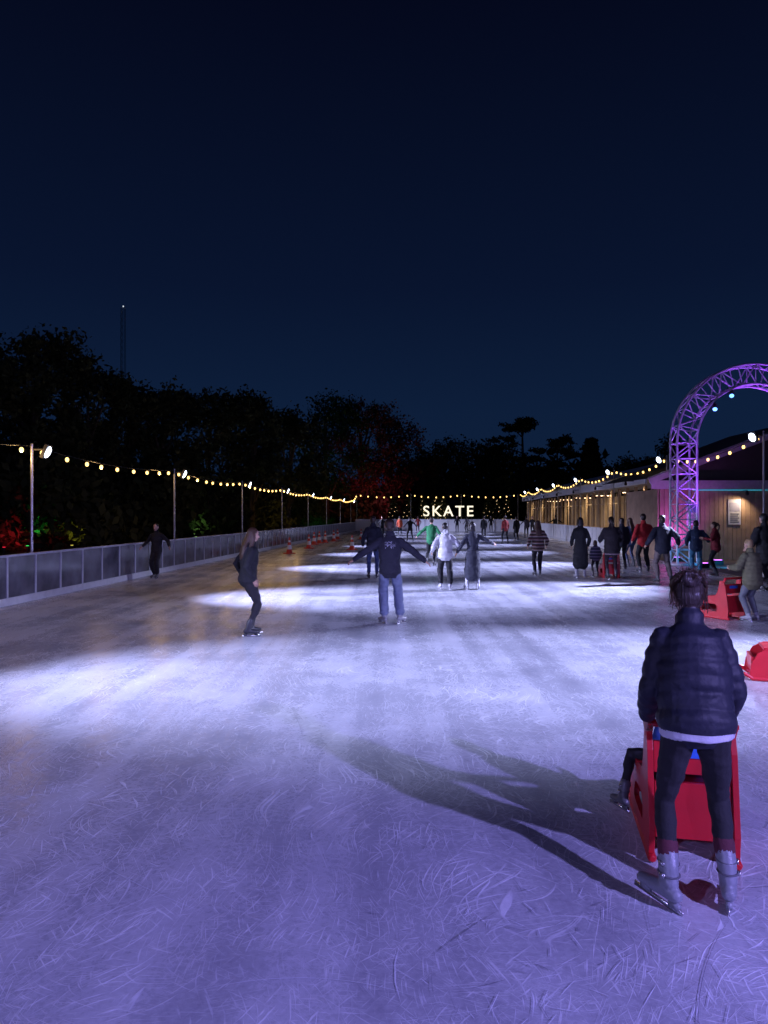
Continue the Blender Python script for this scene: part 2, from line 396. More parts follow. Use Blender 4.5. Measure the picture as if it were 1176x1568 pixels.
X,Y=XD(490,70); uplight(X,Y,(.1,1,.15),400,(X-1,76,3))
X,Y=XD(42,33.5); uplight(X,Y,(.05,1,.15),260,(X-.1,35.5,2.2),70)
X,Y=XD(6,32); uplight(X,Y,(1,.02,.05),300,(X-.3,34.5,1.2),70)
X,Y=XD(110,34); uplight(X,Y,(.8,.7,.1),120,(X-.5,38,3),80)
X,Y=XD(440,52); uplight(X,Y,(1,.6,.1),300,(X-.5,60,2))
X,Y=XD(60,39); uplight(X,Y,(1,.55,.2),260,(X,43,7),80)
X,Y=XD(300,47); uplight(X,Y,(.5,.9,.3),120,(X,53,5),80)
def shrub(x,y,h,r):
    C=[(random.gauss(0,r*.4),random.gauss(0,r*.4),abs(random.gauss(0,.5))*h*.6+.1) for i in range(50)]
    b=MB(); 
    for i in range(5): b.tube([(0,0,0),(random.uniform(-.5,.5)*r,random.uniform(-.5,.5)*r,h*.6)],[.04,.01],0,n=5)
    o=b.obj('garden_shrub',[m_bark],loc=(x,y,0)); P,mi=leaves(np.array(C),50,.2,.07); quads_obj('leaves',P,FOL,mi,o)
for u,d,h,r in [(42,35.5,4.2,1.0),(6,34.5,3.2,1.4),(110,37,3.4,1.6),(150,37,2,2),(480,76,3.2,2)]:
    X,Y=XD(u,d); shrub(X,Y,h,r)
b=MB(); 
for sx,sy in((-1,-1),(1,-1),(1,1),(-1,1)): b.tube([(sx*.5,sy*.5,0),(sx*.35,sy*.35,47)],[.07,.06],0,n=5)
for i in range(30):
    z=i*1.55; q=.48; b.tube([(-q,-q,z),(q,-q,z+1.5)],[.03,.03],0,n=4); b.tube([(q,-q,z),(-q,-q,z+1.5)],[.03,.03],0,n=4); b.tube([(-q,-q,z),(-q,q,z+1.5)],[.03,.03],0,n=4)
b.ell((0,0,47.3),(.13,.13,.16),1)
b.obj('lattice_mast',[mat('mast_steel',(.5,.5,.5),.6),mat('beacon',(1,1,1),.5,emit=(.8,.9,1),estr=1.0)],loc=(-57,155,0))

# ------------------------------------------------------------ pavilion (right)
m_tim=mat('timber',(.46,.34,.21),.7,var=.35,nscale=5,bump=.3)
m_roof=mat('canopy_white',(.78,.78,.80),.6,var=.15)
m_int=mat('glowing_interior_wall',(.45,.32,.2),.8,emit=(1,.62,.3),estr=.07)  # wall emits faintly itself, standing in for warm room light
root=bpy.data.objects.new('timber_pavilion',None); COL.objects.link(root); root.location=RK(9.9,31.5); root.rotation_euler=(0,0,RYAW)
Lp=43.0
b=MB()
b.box((0,Lp/2,.45),(.08,Lp,.9),0)
np_=28
for i in range(np_+1):
    yy=i*Lp/np_; b.box((-.045,yy,1.6),(.14,.14,3.1),0)
for i in range(np_):
    yy=(i+.5)*Lp/np_; b.box((-.0,yy,1.93),(.06,.05,2.0),0); b.box((-.003,yy,2.4),(.05,Lp/np_-.15,.05),0)
b.obj('timber_wall',[m_tim],parent=root,bevel=.008)
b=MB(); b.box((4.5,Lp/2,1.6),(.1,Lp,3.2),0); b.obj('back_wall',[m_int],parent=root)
b=MB(); b.box((2.2,0,1.6),(4.4,.1,3.2),0); b.obj('end_wall',[m_tim],parent=root)
b=MB()
b.box((-.55,Lp/2,3.38),(.08,Lp+.6,.42),0)
b.add([(-.6,-.3,3.6),(-.6,Lp+.3,3.6),(2.3,Lp+.3,4.6),(2.3,-.3,4.6),(5,Lp+.3,3.6),(5,-.3,3.6)],[(0,1,2,3),(3,2,4,5),(0,3,5)],0)
b.obj('canopy_roof',[m_roof],parent=root)
m_ceil=mat('ceiling_led',(1,.8,.6),.5,emit=(1,.65,.35),estr=5)
b=MB()
for i in range(6): b.box((2,4+i*7,3.1),(1.2,.15,.05),0)
o=b.obj('ceiling_lights',[m_ceil],parent=root)
b=MB()
for i in range(7):
    yy=1.5+i*6.2; b.tube([(-.95,yy,3.3),(-.95,yy,3.2)],[.05,.07],0,n=10); b.box((-.75,yy,3.36),(.4,.04,.04),0)
    lamp('lamp','SPOT',(-.95,yy,3.05),170,(1,.76,.48),(.1,yy,1.2),root,140,.9,.06)  # lamps and fixtures added under the eave to brighten the timbers
b.obj('added_eave_lamps',[m_dark],parent=root)
# ------------------------------------------------------------ chalet
root=bpy.data.objects.new('wooden_chalet',None); COL.objects.link(root); root.location=(10.95,28.2,0)
b=MB()
m_wood=mat('chalet_boards',(.36,.24,.16),.75,var=.45,nscale=3,bump=.35,bscale=30)
for i in range(46):
    b.box((.09+i*.18,random.uniform(-.008,.008),1.4),(.168,.05,2.8),0)
for i in range(20): b.box((-.03,.14+i*.18,1.4),(.05,.172,2.8),0)
b.obj('board_walls',[m_wood],parent=root,bevel=.005)
b=MB(); b.add([(0,.06,2.8),(8.4,.06,2.8),(8.4,.06,3.7),(5.6,.06,5.4),(0.0,.06,3.3)],[(0,1,2,3,4)],0)
b.obj('gable',[mat('gable_dark',(.05,.04,.035),.8)],parent=root)
b=MB(); b.box((4.1,-.05,2.98),(8.9,.06,.34),0)
R=Matrix.Rotation(-math.atan(.375),3,'Y'); b.box((2.6,-.08,4.28),(6.5,.07,.28),0,R); 
R2=Matrix.Rotation(math.atan(.6),3,'Y'); b.box((7.1,-.08,4.6),(3.6,.07,.28),0,R2)
b.obj('fascia',[mat('fascia_paint',(.50,.44,.46),.6)],parent=root)
b=MB(); b.add([(-.5,-.2,3.22),(-.5,6,3.22),(5.7,6,5.56),(5.7,-.2,5.56),(9,6,3.6),(9,-.2,3.6)],[(0,3,2,1),(3,5,4,2)],0)
b.obj('roof',[mat('roof_felt',(.06,.06,.07),.85)],parent=root)
b=MB(); b.box((4.4,-.06,2.77),(6.2,.03,.025),0); b.obj('cyan_led_strip',[mat('cyan_led',(.1,.7,.9),.4,emit=(.05,.6,.8),estr=.6,bump=0)],parent=root)
def poster(x,z,w_,h_,c):
    b=MB(); b.box((x,-.055,z),(w_,.02,h_),0); b.box((x,-.069,z+h_*.2),(w_*.8,.006,h_*.35),1); 
    for k in range(5): b.box((x-w_*.05*(k%2),-.069,z-h_*(.08+.08*k)),(w_*(.7-.1*(k%2)),.006,h_*.03),2)
    b.obj('poster',[mat('paper',(.5,.5,.55),.6),mat('poster_blue',c,.6),mat('ink',(.03,.03,.05),.6)],parent=root)
poster(1.3,1.85,.5,.95,(.12,.2,.4)); poster(2.95,1.9,.5,1.0,(.3,.3,.4))
b=MB(); b.tube([(3.3,-.35,2.7),(3.3,-.35,2.6)],[.05,.08],0,n=10); b.box((3.3,-.2,2.74),(.04,.32,.04),0); o=b.obj('wall_lantern',[m_dark],parent=root); lamp('lamp','SPOT',(3.3,-.4,2.5),60,(1,.74,.5),(2.6,0,.8),o,150,.9,.05)
# ------------------------------------------------------------ truss arch
m_alu=mat('truss_aluminium',(.55,.52,.62),.42,metal=.2,bump=.05)
root=bpy.data.objects.new('truss_arch',None); COL.objects.link(root); AX,AY=13.15,25.4; root.location=(AX,AY,0)
b=MB(); Ro,Ri,zc=2.78,2.08,4.35; dp=.62
def apt(s_,R_):
    Lleg=zc; Lar=math.pi*2.4; T=2*Lleg+Lar; q=s_*T
    if q<Lleg: return V((-R_,0,q))
    if q<Lleg+Lar: a=math.pi-(q-Lleg)/2.4; return V((R_*math.cos(a),0,zc+R_*math.sin(a)))
    return V((R_,0,zc-(q-Lleg-Lar)))
NS=30
for yy in(-dp/2,dp/2):
    for R_ in(Ro,Ri):
        b.tube([apt(i/(NS*3),R_)+V((0,yy,0)) for i in range(NS*3+1)],[.042]*(NS*3+1),0,side=V((0,1,0)),n=8)
for i in range(NS):
    a,c=i/NS,(i+1)/NS; O=V((0,dp/2,0))
    for sgn in(-1,1):
        b.tube([apt(a,Ro)+O*sgn,apt(c,Ri)+O*sgn] if i%2 else [apt(a,Ri)+O*sgn,apt(c,Ro)+O*sgn],[.026,.026],0,n=6)
        b.tube([apt(a,Ro)+O*sgn,apt(a,Ri)+O*sgn],[.02,.02],0,n=6)
    for R_ in(Ro,Ri):
        b.tube([apt(a,R_)-O,apt(c,R_)+O] if i%2 else [apt(a,R_)+O,apt(c,R_)-O],[.02,.02],0,n=6)
        b.tube([apt(a,R_)-O,apt(a,R_)+O],[.02,.02],0,n=6)
for sx in(-1,1): b.box((sx*2.43,0,.03),(1.1,1.0,.05),0)
b.obj('truss_frame',[m_alu],parent=root,smooth=True)
MAG=(.36,.08,1.0)
m_mag=mat('magenta_lens',(.6,.2,1),.4,emit=(.6,.15,1),estr=5)
for sx in(-1,1):
    b=MB(); b.box((sx*2.43,-1.6,.09),(.3,.2,.16),0); b.box((sx*2.43,-1.6,.175),(.24,.14,.01),1)
    o=b.obj('uplight',[m_dark,m_mag],parent=root)
    lamp('lamp','SPOT',(sx*2.43,-1.6,.25),1900,MAG,(sx*1.5,0.1,7.0),o,52,.9,.08)
    b=MB(); b.box((sx*1.2,0,.09),(.3,.2,.16),0); b.box((sx*1.2,0,.175),(.24,.14,.01),1)
    o=b.obj('uplight',[m_dark,m_mag],parent=root)
    lamp('lamp','SPOT',(sx*1.2,0,.25),800,MAG,(sx*1.5,-0.2,7),o,60,.9,.08)
b=MB(); b.box((-1.9,1.8,.09),(.4,.15,.14),0); b.box((-1.9,1.8,.165),(.3,.1,.01),1)
o=b.obj('wall_washer',[m_dark,m_mag],parent=root); lamp('lamp','SPOT',(-1.9,1.8,.25),300,(.70,.10,1),(-1.8,3,2.1),o,105,.9,.08)
b=MB(); b.box((-1.2,-1.8,.09),(.3,.2,.16),0); b.box((-1.2,-1.8,.175),(.24,.14,.01),1)
o=b.obj('cyan_light',[m_dark,mat('cyan_lens',(.1,.7,1),.4,emit=(.05,.6,1),estr=8)],parent=root); lamp('lamp','SPOT',(-1.2,-1.8,.3),110,(.02,.45,1),(-1.5,-.9,0),o,140,.9,.08)
for k,(a,yy) in enumerate([(2.45,0),(2.05,0),(1.15,0)]):
    p=V((1.9*math.cos(a),-.35,zc+1.9*math.sin(a))); dv=V((-.3,-.8,-.7)).normalized() ; b=MB()
    b.tube([p-dv*.22,p+dv*.02],[.08,.10],0,n=12); b.tube([p+dv*.083,p+dv*.088],[.075,.075],1,n=12,cap=False); b.tube([p,p+V((0,.3,.3))],[.02,.02],0,n=6)
    b.obj('spot_head',[m_dark,mat('blue_lens',(.3,.7,1),.4,emit=(.10,.45,1),estr=2.5)],parent=root)
# ------------------------------------------------------------ traffic cones
m_or=mat('cone_orange',(.75,.07,.03),.5,var=.1); m_rf=mat('cone_white',(.85,.85,.85),.4,var=.05)
def cone(x,y):
    b=MB(); n=20
    b.box((0,0,.02),(.4,.4,.04),0)
    prof=[(.14,.04,0),(.115,.2,0),(.115,.2,1),(.085,.4,1),(.085,.4,0),(.065,.53,0),(.065,.53,1),(.05,.62,1),(.05,.62,0),(.03,.75,0)]
    for (r0,z0,m0),(r1,z1,m1) in zip(prof[:-1],prof[1:]):
        if z0==z1: continue
        vs=[V((r*math.cos(2*math.pi*k/n),r*math.sin(2*math.pi*k/n),z)) for r,z in((r0,z0),(r1,z1)) for k in range(n)]
        b.add(vs,[(k,(k+1)%n,n+(k+1)%n,n+k) for k in range(n)],m0)
    b.add([V((.03*math.cos(2*math.pi*k/n),.03*math.sin(2*math.pi*k/n),.75)) for k in range(n)],[tuple(range(n))],0)
    b.obj('traffic_cone',[m_or,m_rf],loc=(x,y,0.0),yaw=random.random())
for u,yb in [(443,848),(473,840),(481,834),(489,832),(498,831),(511,829),(517,826),(539,842),(553,826)]:
    d=1957/(yb-788); cone((u-588)/1087*d,d)

# ------------------------------------------------------------ people
SK=mat('skin',(.50,.30,.22),.55,var=.08); SKD=mat('skin_brown',(.22,.12,.08),.55,var=.08)
BLADE=mat('blade_steel',(.6,.6,.62),.25,metal=.9,bump=0); EYE=mat('eye',(.02,.015,.01),.2,bump=0); LIP=mat('lips',(.35,.12,.1),.5,bump=0)
def hair_m(c):
    m=mat('hair',c,.45,var=.4,nscale=6,bump=0); nt,N,L=nodes(m); b=N['Principled BSDF']
    tc=N.new('ShaderNodeTexCoord'); mp=N.new('ShaderNodeMapping'); mp.inputs['Scale'].default_value=(90,90,9); L.new(tc.outputs['Object'],mp.inputs[0])
    n=N.new('ShaderNodeTexNoise'); n.inputs['Scale'].default_value=1; L.new(mp.outputs[0],n.inputs[0]); bp=N.new('ShaderNodeBump'); bp.inputs['Strength'].default_value=.7; bp.inputs['Distance'].default_value=.01
    L.new(n.outputs['Fac'],bp.inputs['Height']); L.new(bp.outputs[0],b.inputs['Normal']); return m
HAIR={'black':hair_m((.012,.010,.009)),'brown':hair_m((.07,.035,.02)),'dark':hair_m((.026,.014,.011)),'blond':hair_m((.30,.20,.10)),'ginger':hair_m((.22,.09,.04))}
def ik(a,t,l1,l2,hint):
    d=t-a; D=d.length
    if D>(l1+l2)*.995: t=a+d*((l1+l2)*.995/D); d=t-a; D=d.length
    if D<abs(l1-l2)+.02: D=abs(l1-l2)+.02
    x=(l1*l1-l2*l2+D*D)/(2*D); h=math.sqrt(max(0,l1*l1-x*x)); u=d.normalized(); hp=hint-u*hint.dot(u)
    hp=hp.normalized() if hp.length>1e-4 else V((0,1,0))
    return a+u*x+hp*h, t
def resample(path,rads,step):
    P=[];R=[];S=[];s=0
    for i in range(len(path)-1):
        a,b_=V(path[i]),V(path[i+1]); n=max(1,int((b_-a).length/step)); ra=rads[i]; rb=rads[i+1]
        ra=ra if isinstance(ra,(tuple,list)) else (ra,ra); rb=rb if isinstance(rb,(tuple,list)) else (rb,rb)
        for k in range(n+(1 if i==len(path)-2 else 0)):
            t=k/n; te=t*t*(3-2*t); P.append(a.lerp(b_,t)); R.append((ra[0]+(rb[0]-ra[0])*te,ra[1]+(rb[1]-ra[1])*te)); S.append(s+(b_-a).length*t)
        s+=(b_-a).length
    return P,R,S
def person(name,x,y,yaw,H,top=(.02,.02,.03),bot=(.01,.01,.012),boot=(.08,.08,.09),hair='dark',hairstyle='short',skin=SK,
           lean=0.06,roll=0,armL=(.07,.05,-.5),armR=(.07,.05,-.5),footL=(-.11,.0,0),footR=(.11,.0,0),toeL=12,toeR=-12,liftL=0,liftR=0,
           hipz=.92,puff=0.0,coat=.08,flare=0.0,legw=0.0,hyaw=0,hpitch=0,quilt=0,vox=None,hood=False,topmat=None,female=False,
           hat=None,sock=None,shirt=None,bag=None,grip=False,eh=-1,pitchL=0,pitchR=0,loc_z=0.0,eo=.5,seated=False,botmat=None,headk=1.0,shk=.55):
    s=H/1.76; b=MB(); ex=MB(); dist=math.hypot(x,y)
    mats=[topmat or cloth(top),botmat or cloth(bot,kind='trousers'),cloth(boot,.4,'boot'),skin,HAIR[hair],cloth(sock or (.3,.3,.3),kind='knit'),BLADE,EYE,LIP,cloth(shirt or (.6,.6,.6),kind='shirt'),cloth(hat or bag or (.10,.10,.12),kind='accessory')]
    up=V((math.sin(roll)*math.cos(lean),math.sin(lean),math.cos(lean)*math.cos(roll))); rt=V((math.cos(roll),0,-math.sin(roll))); fw=up.cross(rt)
    hip=V((0,0,hipz)); X=V((1,0,0)); Z=V((0,0,1))
    neck=hip+up*.55
    fm=.9 if female else 1.0
    hw=.165 if female else .16; ww=.128 if female else .15; cw=.155 if female else .175
    if puff>.02: ww=max(ww,hw-.012)
    path=[];rad=[]
    nd=max(1,int(coat/.1)); 
    for i in range(nd,0,-1):
        q=coat*i/nd; path.append(hip-Z*q*(.6 if hipz<.7 else 1)-up*0); e=flare*(i/nd); rad.append((hw+.005+puff+e,.125+puff+e))
    path+=[hip,hip+up*.13,hip+up*.30,hip+up*.42,hip+up*.485,hip+up*.53]
    rad+=[(hw+puff,.122+puff),(ww+puff,.108+puff),(cw+puff,.122+puff),(cw*.97+puff*.7,.115+puff*.8),(.120*fm+puff*.5,.085+puff*.6),(.06+puff*.3,.06+puff*.3)]
    if quilt:
        P,R,S=resample(path,rad,.0135); R=[(a*(1-.0)+ .014*abs(math.sin(math.pi*q/.085))**.6-.009,c+.016*abs(math.sin(math.pi*q/.085))**.6-.010) for (a,c),q in zip(R,S)]
    else: P,R,_=resample(path,rad,.05)
    b.tube(P,R,0,side=rt,n=24 if quilt else 18)
    if shirt: b.tube([hip-Z*(coat+.04),hip-Z*(coat-.03)],[(hw+puff-.010,.12+puff*.8)]*2,9,side=rt,n=24,cap=False)
    if hood: b.tube([neck-fw*.06-rt*.08-up*.04,neck-fw*.10-up*.03,neck-fw*.06+rt*.08-up*.04],[.045,.06,.045],0,n=10)
    hd=Matrix.Rotation(math.radians(hyaw),3,'Z')@Matrix.Rotation(-hpitch,3,'X')
    b.tube([hip+up*.5,neck+up*.06+fw*.012],[.055*fm,.05*fm],3,n=12)
    if puff>0.01: b.tube([neck-up*.03,neck+up*.02],[.078,.074],0,n=14)
    hc=neck+up*.10+hd@V((0,.022,.035))
    R=hd
    def H_(p): return hc+R@V(p)
    k=1.0 if not female else .95
    b.ell(H_((0,0,.02)),(.074*k,.092*k,.095*k),3,R,18,12); b.ell(H_((0,.025,-.045)),(.056*k,.062*k,.068*k),3,R,14,9)
    b.ell(H_((0,.098*k,-.018)),(.013,.02,.024),3,R); 
    for sx in(-1,1):
        b.ell(H_((sx*.076*k,-.005,-.012)),(.012,.02,.03),3,R,10,7)
        ex.ell(H_((sx*.031*k,.083*k,.012)),(.014,.010,.008),7,R,8,6)
    ex.ell(H_((0,.088*k,-.062)),(.024,.008,.007),8,R,8,6)
    hk=headk
    b.ell(H_((0,-.016,.036)),(.083*k*hk,.094*k*hk,.092*k*hk),4,R,18,12)
    b.ell(H_((0,-.035,-.01)),(.077*k*hk,.068*k*hk,.080*k*hk),4,R,16,10)
    if hairstyle=='long':
        b.tube([H_((0,-.05,.03)),H_((0,-.085,-.08)),neck-fw*.115-up*.06,neck-fw*.135-up*.2,neck-fw*.13-up*.27],[(.075,.05),(.085,.045),(.09,.035),(.075,.028),(.04,.015)],4,side=rt,n=14)
        for sx in(-1,1): b.tube([H_((sx*.06,-.01,.03)),H_((sx*.08,.0,-.05)),neck+rt*sx*.085-fw*.02-up*.06,neck+rt*sx*.09+fw*.03-up*.2],[.03,.033,.032,.015],4,n=10)
    if hairstyle=='bob':
        b.tube([H_((0,-.045,.02)),H_((0,-.055,-.12))],[(.088,.06),(.082,.045)],4,side=rt,n=14)
        for sx in(-1,1): b.tube([H_((sx*.062,.01,.03)),H_((sx*.08,.01,-.1))],[.03,.03],4,n=10)
    if hairstyle in('pony','bun'):
        if hairstyle=='bun':
            for j in range(9):
                a=j*2.4; b.ell(H_((.028*math.cos(a)*hk,-.122+.010*math.sin(a*1.7),.075+.026*math.sin(a))),(.026,.024,.024),4,R,10,7)
            ex.tube([H_((.040*math.cos(t),-.098,.075+.040*math.sin(t))) for t in [2*math.pi*j/14 for j in range(15)]],[.008]*15,10,n=6,cap=False)
        else: b.ell(H_((0,-.115,.045)),(.045*hk,.04,.045*hk),4,R)
        if hairstyle=='pony': b.tube([H_((0,-.12,.05)),H_((0,-.165,0)),H_((0,-.15,-.12)),H_((0,-.13,-.2))],[.03,.033,.028,.01],4,n=10)
    if hat:
        b.ell(H_((0,-.012,.05)),(.092,.103,.092),10,R,18,12); b.tube([H_((0,-.01,.03)),H_((0,-.01,.06))],[(.094,.106)]*2,10,side=X,n=18)
    if bag:
        b.ell(hip+up*.28-fw*.19,(.14,.09,.2),10)
    for sx,arm in((-1,armL),(1,armR)):
        sh=hip+up*.44+rt*sx*(.145*fm+puff*shk)
        tg=sh+rt*sx*arm[0]+fw*arm[1]+V((0,0,arm[2]))
        el,wr=ik(sh,tg,.285,.255,V((sx*eo,eh,-.35)))
        pa=[sh-rt*sx*.03+up*.005,sh,sh.lerp(el,.5),el,el.lerp(wr,.5),wr]
        ra=[.050*fm+puff*.5,.055*fm+puff*.6,.052*fm+puff*.75,.045*fm+puff*.75,.043*fm+puff*.65,.034*fm+puff*.35]
        if quilt:
            P,R2,S=resample(pa,ra,.0135); R2=[(a+.010*abs(math.sin(math.pi*q/.085))**.6-.006,)*2 for (a,c),q in zip(R2,S)]; b.tube(P,R2,0,side=V((0,1,.1)),n=18)
        else: P,R2,S=resample(pa,ra,.07); b.tube(P,R2,0,side=V((0,1,.1)),n=12)
        f=(wr-el).normalized(); pn=rt*sx; pn=(pn-f*pn.dot(f)); pn=pn.normalized() if pn.length>.05 else V((0,0,1)); wv=f.cross(pn)
        if wv.dot(fw)<0: wv=-wv
        hb=ex
        hb.tube([wr-f*.02,wr+f*.03,wr+f*.075],[(.024,.018),(.038,.015),(.036,.013)],3,side=wv,n=10)
        for j,(o_,ln) in enumerate([(.027,.068),(.010,.078),(-.009,.072),(-.026,.056)]):
            base=wr+f*.07+wv*o_; cl=.9 if grip else .35
            k1=base+f*ln*.45; k2=k1+(f*math.cos(cl)-pn*math.sin(cl))*ln*.32; k3=k2+(f*math.cos(cl*1.9)-pn*math.sin(cl*1.9))*ln*.28
            hb.tube([base,k1,k2,k3],[.0085,.008,.0075,.006],3,n=6)
        t0=wr+f*.02+wv*.03; hb.tube([t0,t0+f*.03+wv*.022-pn*.008,t0+f*.06+wv*.03-pn*.018],[.011,.0095,.007],3,n=6)
    for sx,ft,toe,lift,pit in((-1,footL,toeL,liftL,pitchL),(1,footR,toeR,liftR,pitchR)):
        h0=hip+V((sx*.085,0,-.03)); an=V((ft[0],ft[1],.15+lift+ft[2]))
        kn,an=ik(h0,an,.42,.385,V((sx*.1+ (ft[3] if len(ft)>3 else 0),1,.2)))
        pe=.12 if sock else .03
        sl=(kn-an).normalized()
        P,R2,_=resample([h0+V((0,0,.05)),h0,h0.lerp(kn,.5),kn,kn.lerp(an,.35),kn.lerp(an,.65),an+sl*pe],
            [(.08,.09),(.088,.1),(.074+legw*.5,.08+legw*.5),(.055+legw,.058+legw),(.052+legw,.06+legw),(.044+legw*1.2,.048+legw*1.2),(.038+legw*1.3,.04+legw*1.3)],.06)
        b.tube(P,R2,1,side=X,n=14)
        ca=math.radians(toe); fd=V((-math.sin(ca),math.cos(ca),0)); rd=V((fd.y,-fd.x,0))
        M3=Matrix.Rotation(-pit,3,rd) ; fd=M3@fd; dn=-(rd.cross(fd))
        if dn.z>0: dn=-dn
        if sock: b.tube([an+sl*.115,an+sl*.175],[.052,.054],5,n=14)
        b.tube([an+sl*.12,an+sl*.06,an+dn*.03],[(.050,.054),(.048,.054),(.044,.052)],2,side=rd,n=14)
        b.tube([an-fd*.055+dn*.062,an+dn*.062+fd*.01,an+fd*.10+dn*.072,an+fd*.17+dn*.08],[(.036,.036),(.042,.042),(.045,.034),(.036,.024)],2,side=rd,n=14)
        Rb=Matrix((rd,fd,-dn)).transposed()
        ex.box(an+fd*.055+dn*.1365,(.005,.30,.027),6,Rb); 
        for q in(-.045,.13): ex.box(an+fd*q+dn*.113,(.03,.06,.03),2,Rb)
        if dist<5:
            for q in(.085,.03):
                c0=an+sl*q; ex.tube([c0+rd*.046*math.cos(t)+fd*.051*math.sin(t) for t in [2*math.pi*j/16 for j in range(17)]],[(.004,.009)]*17,10,side=V((0,0,1)),n=6,cap=False)
                ex.box(c0+rd*sx*.053,(.012,.03,.02),6,Rb)
    me=bpy.data.meshes.new('tmp'); me.from_pydata([V(v)*s for v in b.v],[],b.f); me.update()
    o=bpy.data.objects.new('tmp',me); COL.objects.link(o)
    vx=vox or (.011 if dist<14 else .015 if dist<26 else .022)
    md=o.modifiers.new('r','REMESH'); md.mode='VOXEL'; md.voxel_size=vx
    sm=o.modifiers.new('s','SMOOTH'); sm.factor=.5; sm.iterations=2
    dg=bpy.context.evaluated_depsgraph_get(); rm=bpy.data.meshes.new_from_object(o.evaluated_get(dg))
    bvh=BVHTree.FromPolygons([V(v)*s for v in b.v],b.f); bpy.data.objects.remove(o)
    out=MB(); vs=[v.co.copy() for v in rm.vertices]; ns=[v.normal.copy() for v in rm.vertices]
    fs=[tuple(p.vertices) for p in rm.polygons]; mi=[]
    cloths=set()
    for p in rm.polygons:
        r_=bvh.find_nearest(p.center+p.normal*vx*.6); mm=b.m[r_[2]] if r_[2] is not None else 0; mi.append(mm)
        if mm in(0,1,9): cloths.update(p.vertices)
    if dist<26:
        amp=.012 if not quilt else .008
        for i in cloths:
            q=vs[i]; nn=noise.noise(V((q.x*8+x,q.y*8,q.z*13)))+.5*noise.noise(V((q.x*18,q.y*18+y,q.z*30))); vs[i]=q+ns[i]*nn*amp
    out.v=[tuple(v) for v in vs]; out.f=fs; out.m=mi
    out.add([V(v)*s for v in ex.v],[],0); o0=len(vs)
    out.f+=[tuple(i+o0 for i in f) for f in ex.f]; out.m+=ex.m
    ob=out.obj(name,mats,loc=(x,y,loc_z+.004),yaw=math.radians(yaw),smooth=True)
    bpy.data.meshes.remove(rm); return ob,(hc*s,hd,s)
def stripes(name,cols,period):
    m=mat(name,cols[0],.9); nt,N,L=nodes(m); b=N['Principled BSDF']; tc=N.new('ShaderNodeTexCoord'); sp=N.new('ShaderNodeSeparateXYZ'); L.new(tc.outputs['Object'],sp.inputs[0])
    a=N.new('ShaderNodeMath'); a.operation='DIVIDE'; a.inputs[1].default_value=period; L.new(sp.outputs['Z'],a.inputs[0]); f=N.new('ShaderNodeMath'); f.operation='FRACT'; L.new(a.outputs[0],f.inputs[0])
    c=N.new('ShaderNodeValToRGB'); c.color_ramp.interpolation='CONSTANT'; es=c.color_ramp.elements; es[0].color=(*cols[0],1); es[1].position=1/len(cols); es[1].color=(*cols[1],1)
    for k in range(2,len(cols)): z=es.new(k/len(cols)); z.color=(*cols[k],1)
    L.new(f.outputs[0],c.inputs[0]); L.new(c.outputs[0],b.inputs['Base Color']); return m
def logo_top(base,zc_,col=(.5,.5,.6)):
    m=mat('sweatshirt',base,.9); nt,N,L=nodes(m); b=N['Principled BSDF']; tc=N.new('ShaderNodeTexCoord'); sp=N.new('ShaderNodeSeparateXYZ'); L.new(tc.outputs['Object'],sp.inputs[0])
    def M_(op,a,c):
        q=N.new('ShaderNodeMath'); q.operation=op
        for k,xx in enumerate((a,c)):
            if isinstance(xx,(int,float)): q.inputs[k].default_value=xx
            else: L.new(xx,q.inputs[k])
        return q.outputs[0]
    mx=M_('LESS_THAN',M_('ABSOLUTE',sp.outputs['X'],0),.09); mz=M_('LESS_THAN',M_('ABSOLUTE',M_('SUBTRACT',sp.outputs['Z'],zc_),0),.055); my=M_('LESS_THAN',sp.outputs['Y'],0)
    n=N.new('ShaderNodeTexVoronoi'); n.inputs['Scale'].default_value=60; L.new(tc.outputs['Object'],n.inputs[0]); mn=M_('LESS_THAN',n.outputs['Distance'],.36)
    f=M_('MULTIPLY',M_('MULTIPLY',mx,mz),M_('MULTIPLY',my,mn)); old=b.inputs['Base Color'].links[0].from_socket
    mi=N.new('ShaderNodeMix'); mi.data_type='RGBA'; L.new(f,mi.inputs[0]); L.new(old,mi.inputs[6]); mi.inputs[7].default_value=(*col,1); L.new(mi.outputs[2],b.inputs['Base Color']); return m
def at(u,yb):
    d=1957/(yb-788); return (u-588)/1087*d,d
BK=(.012,.012,.016); NV=(.012,.014,.03)
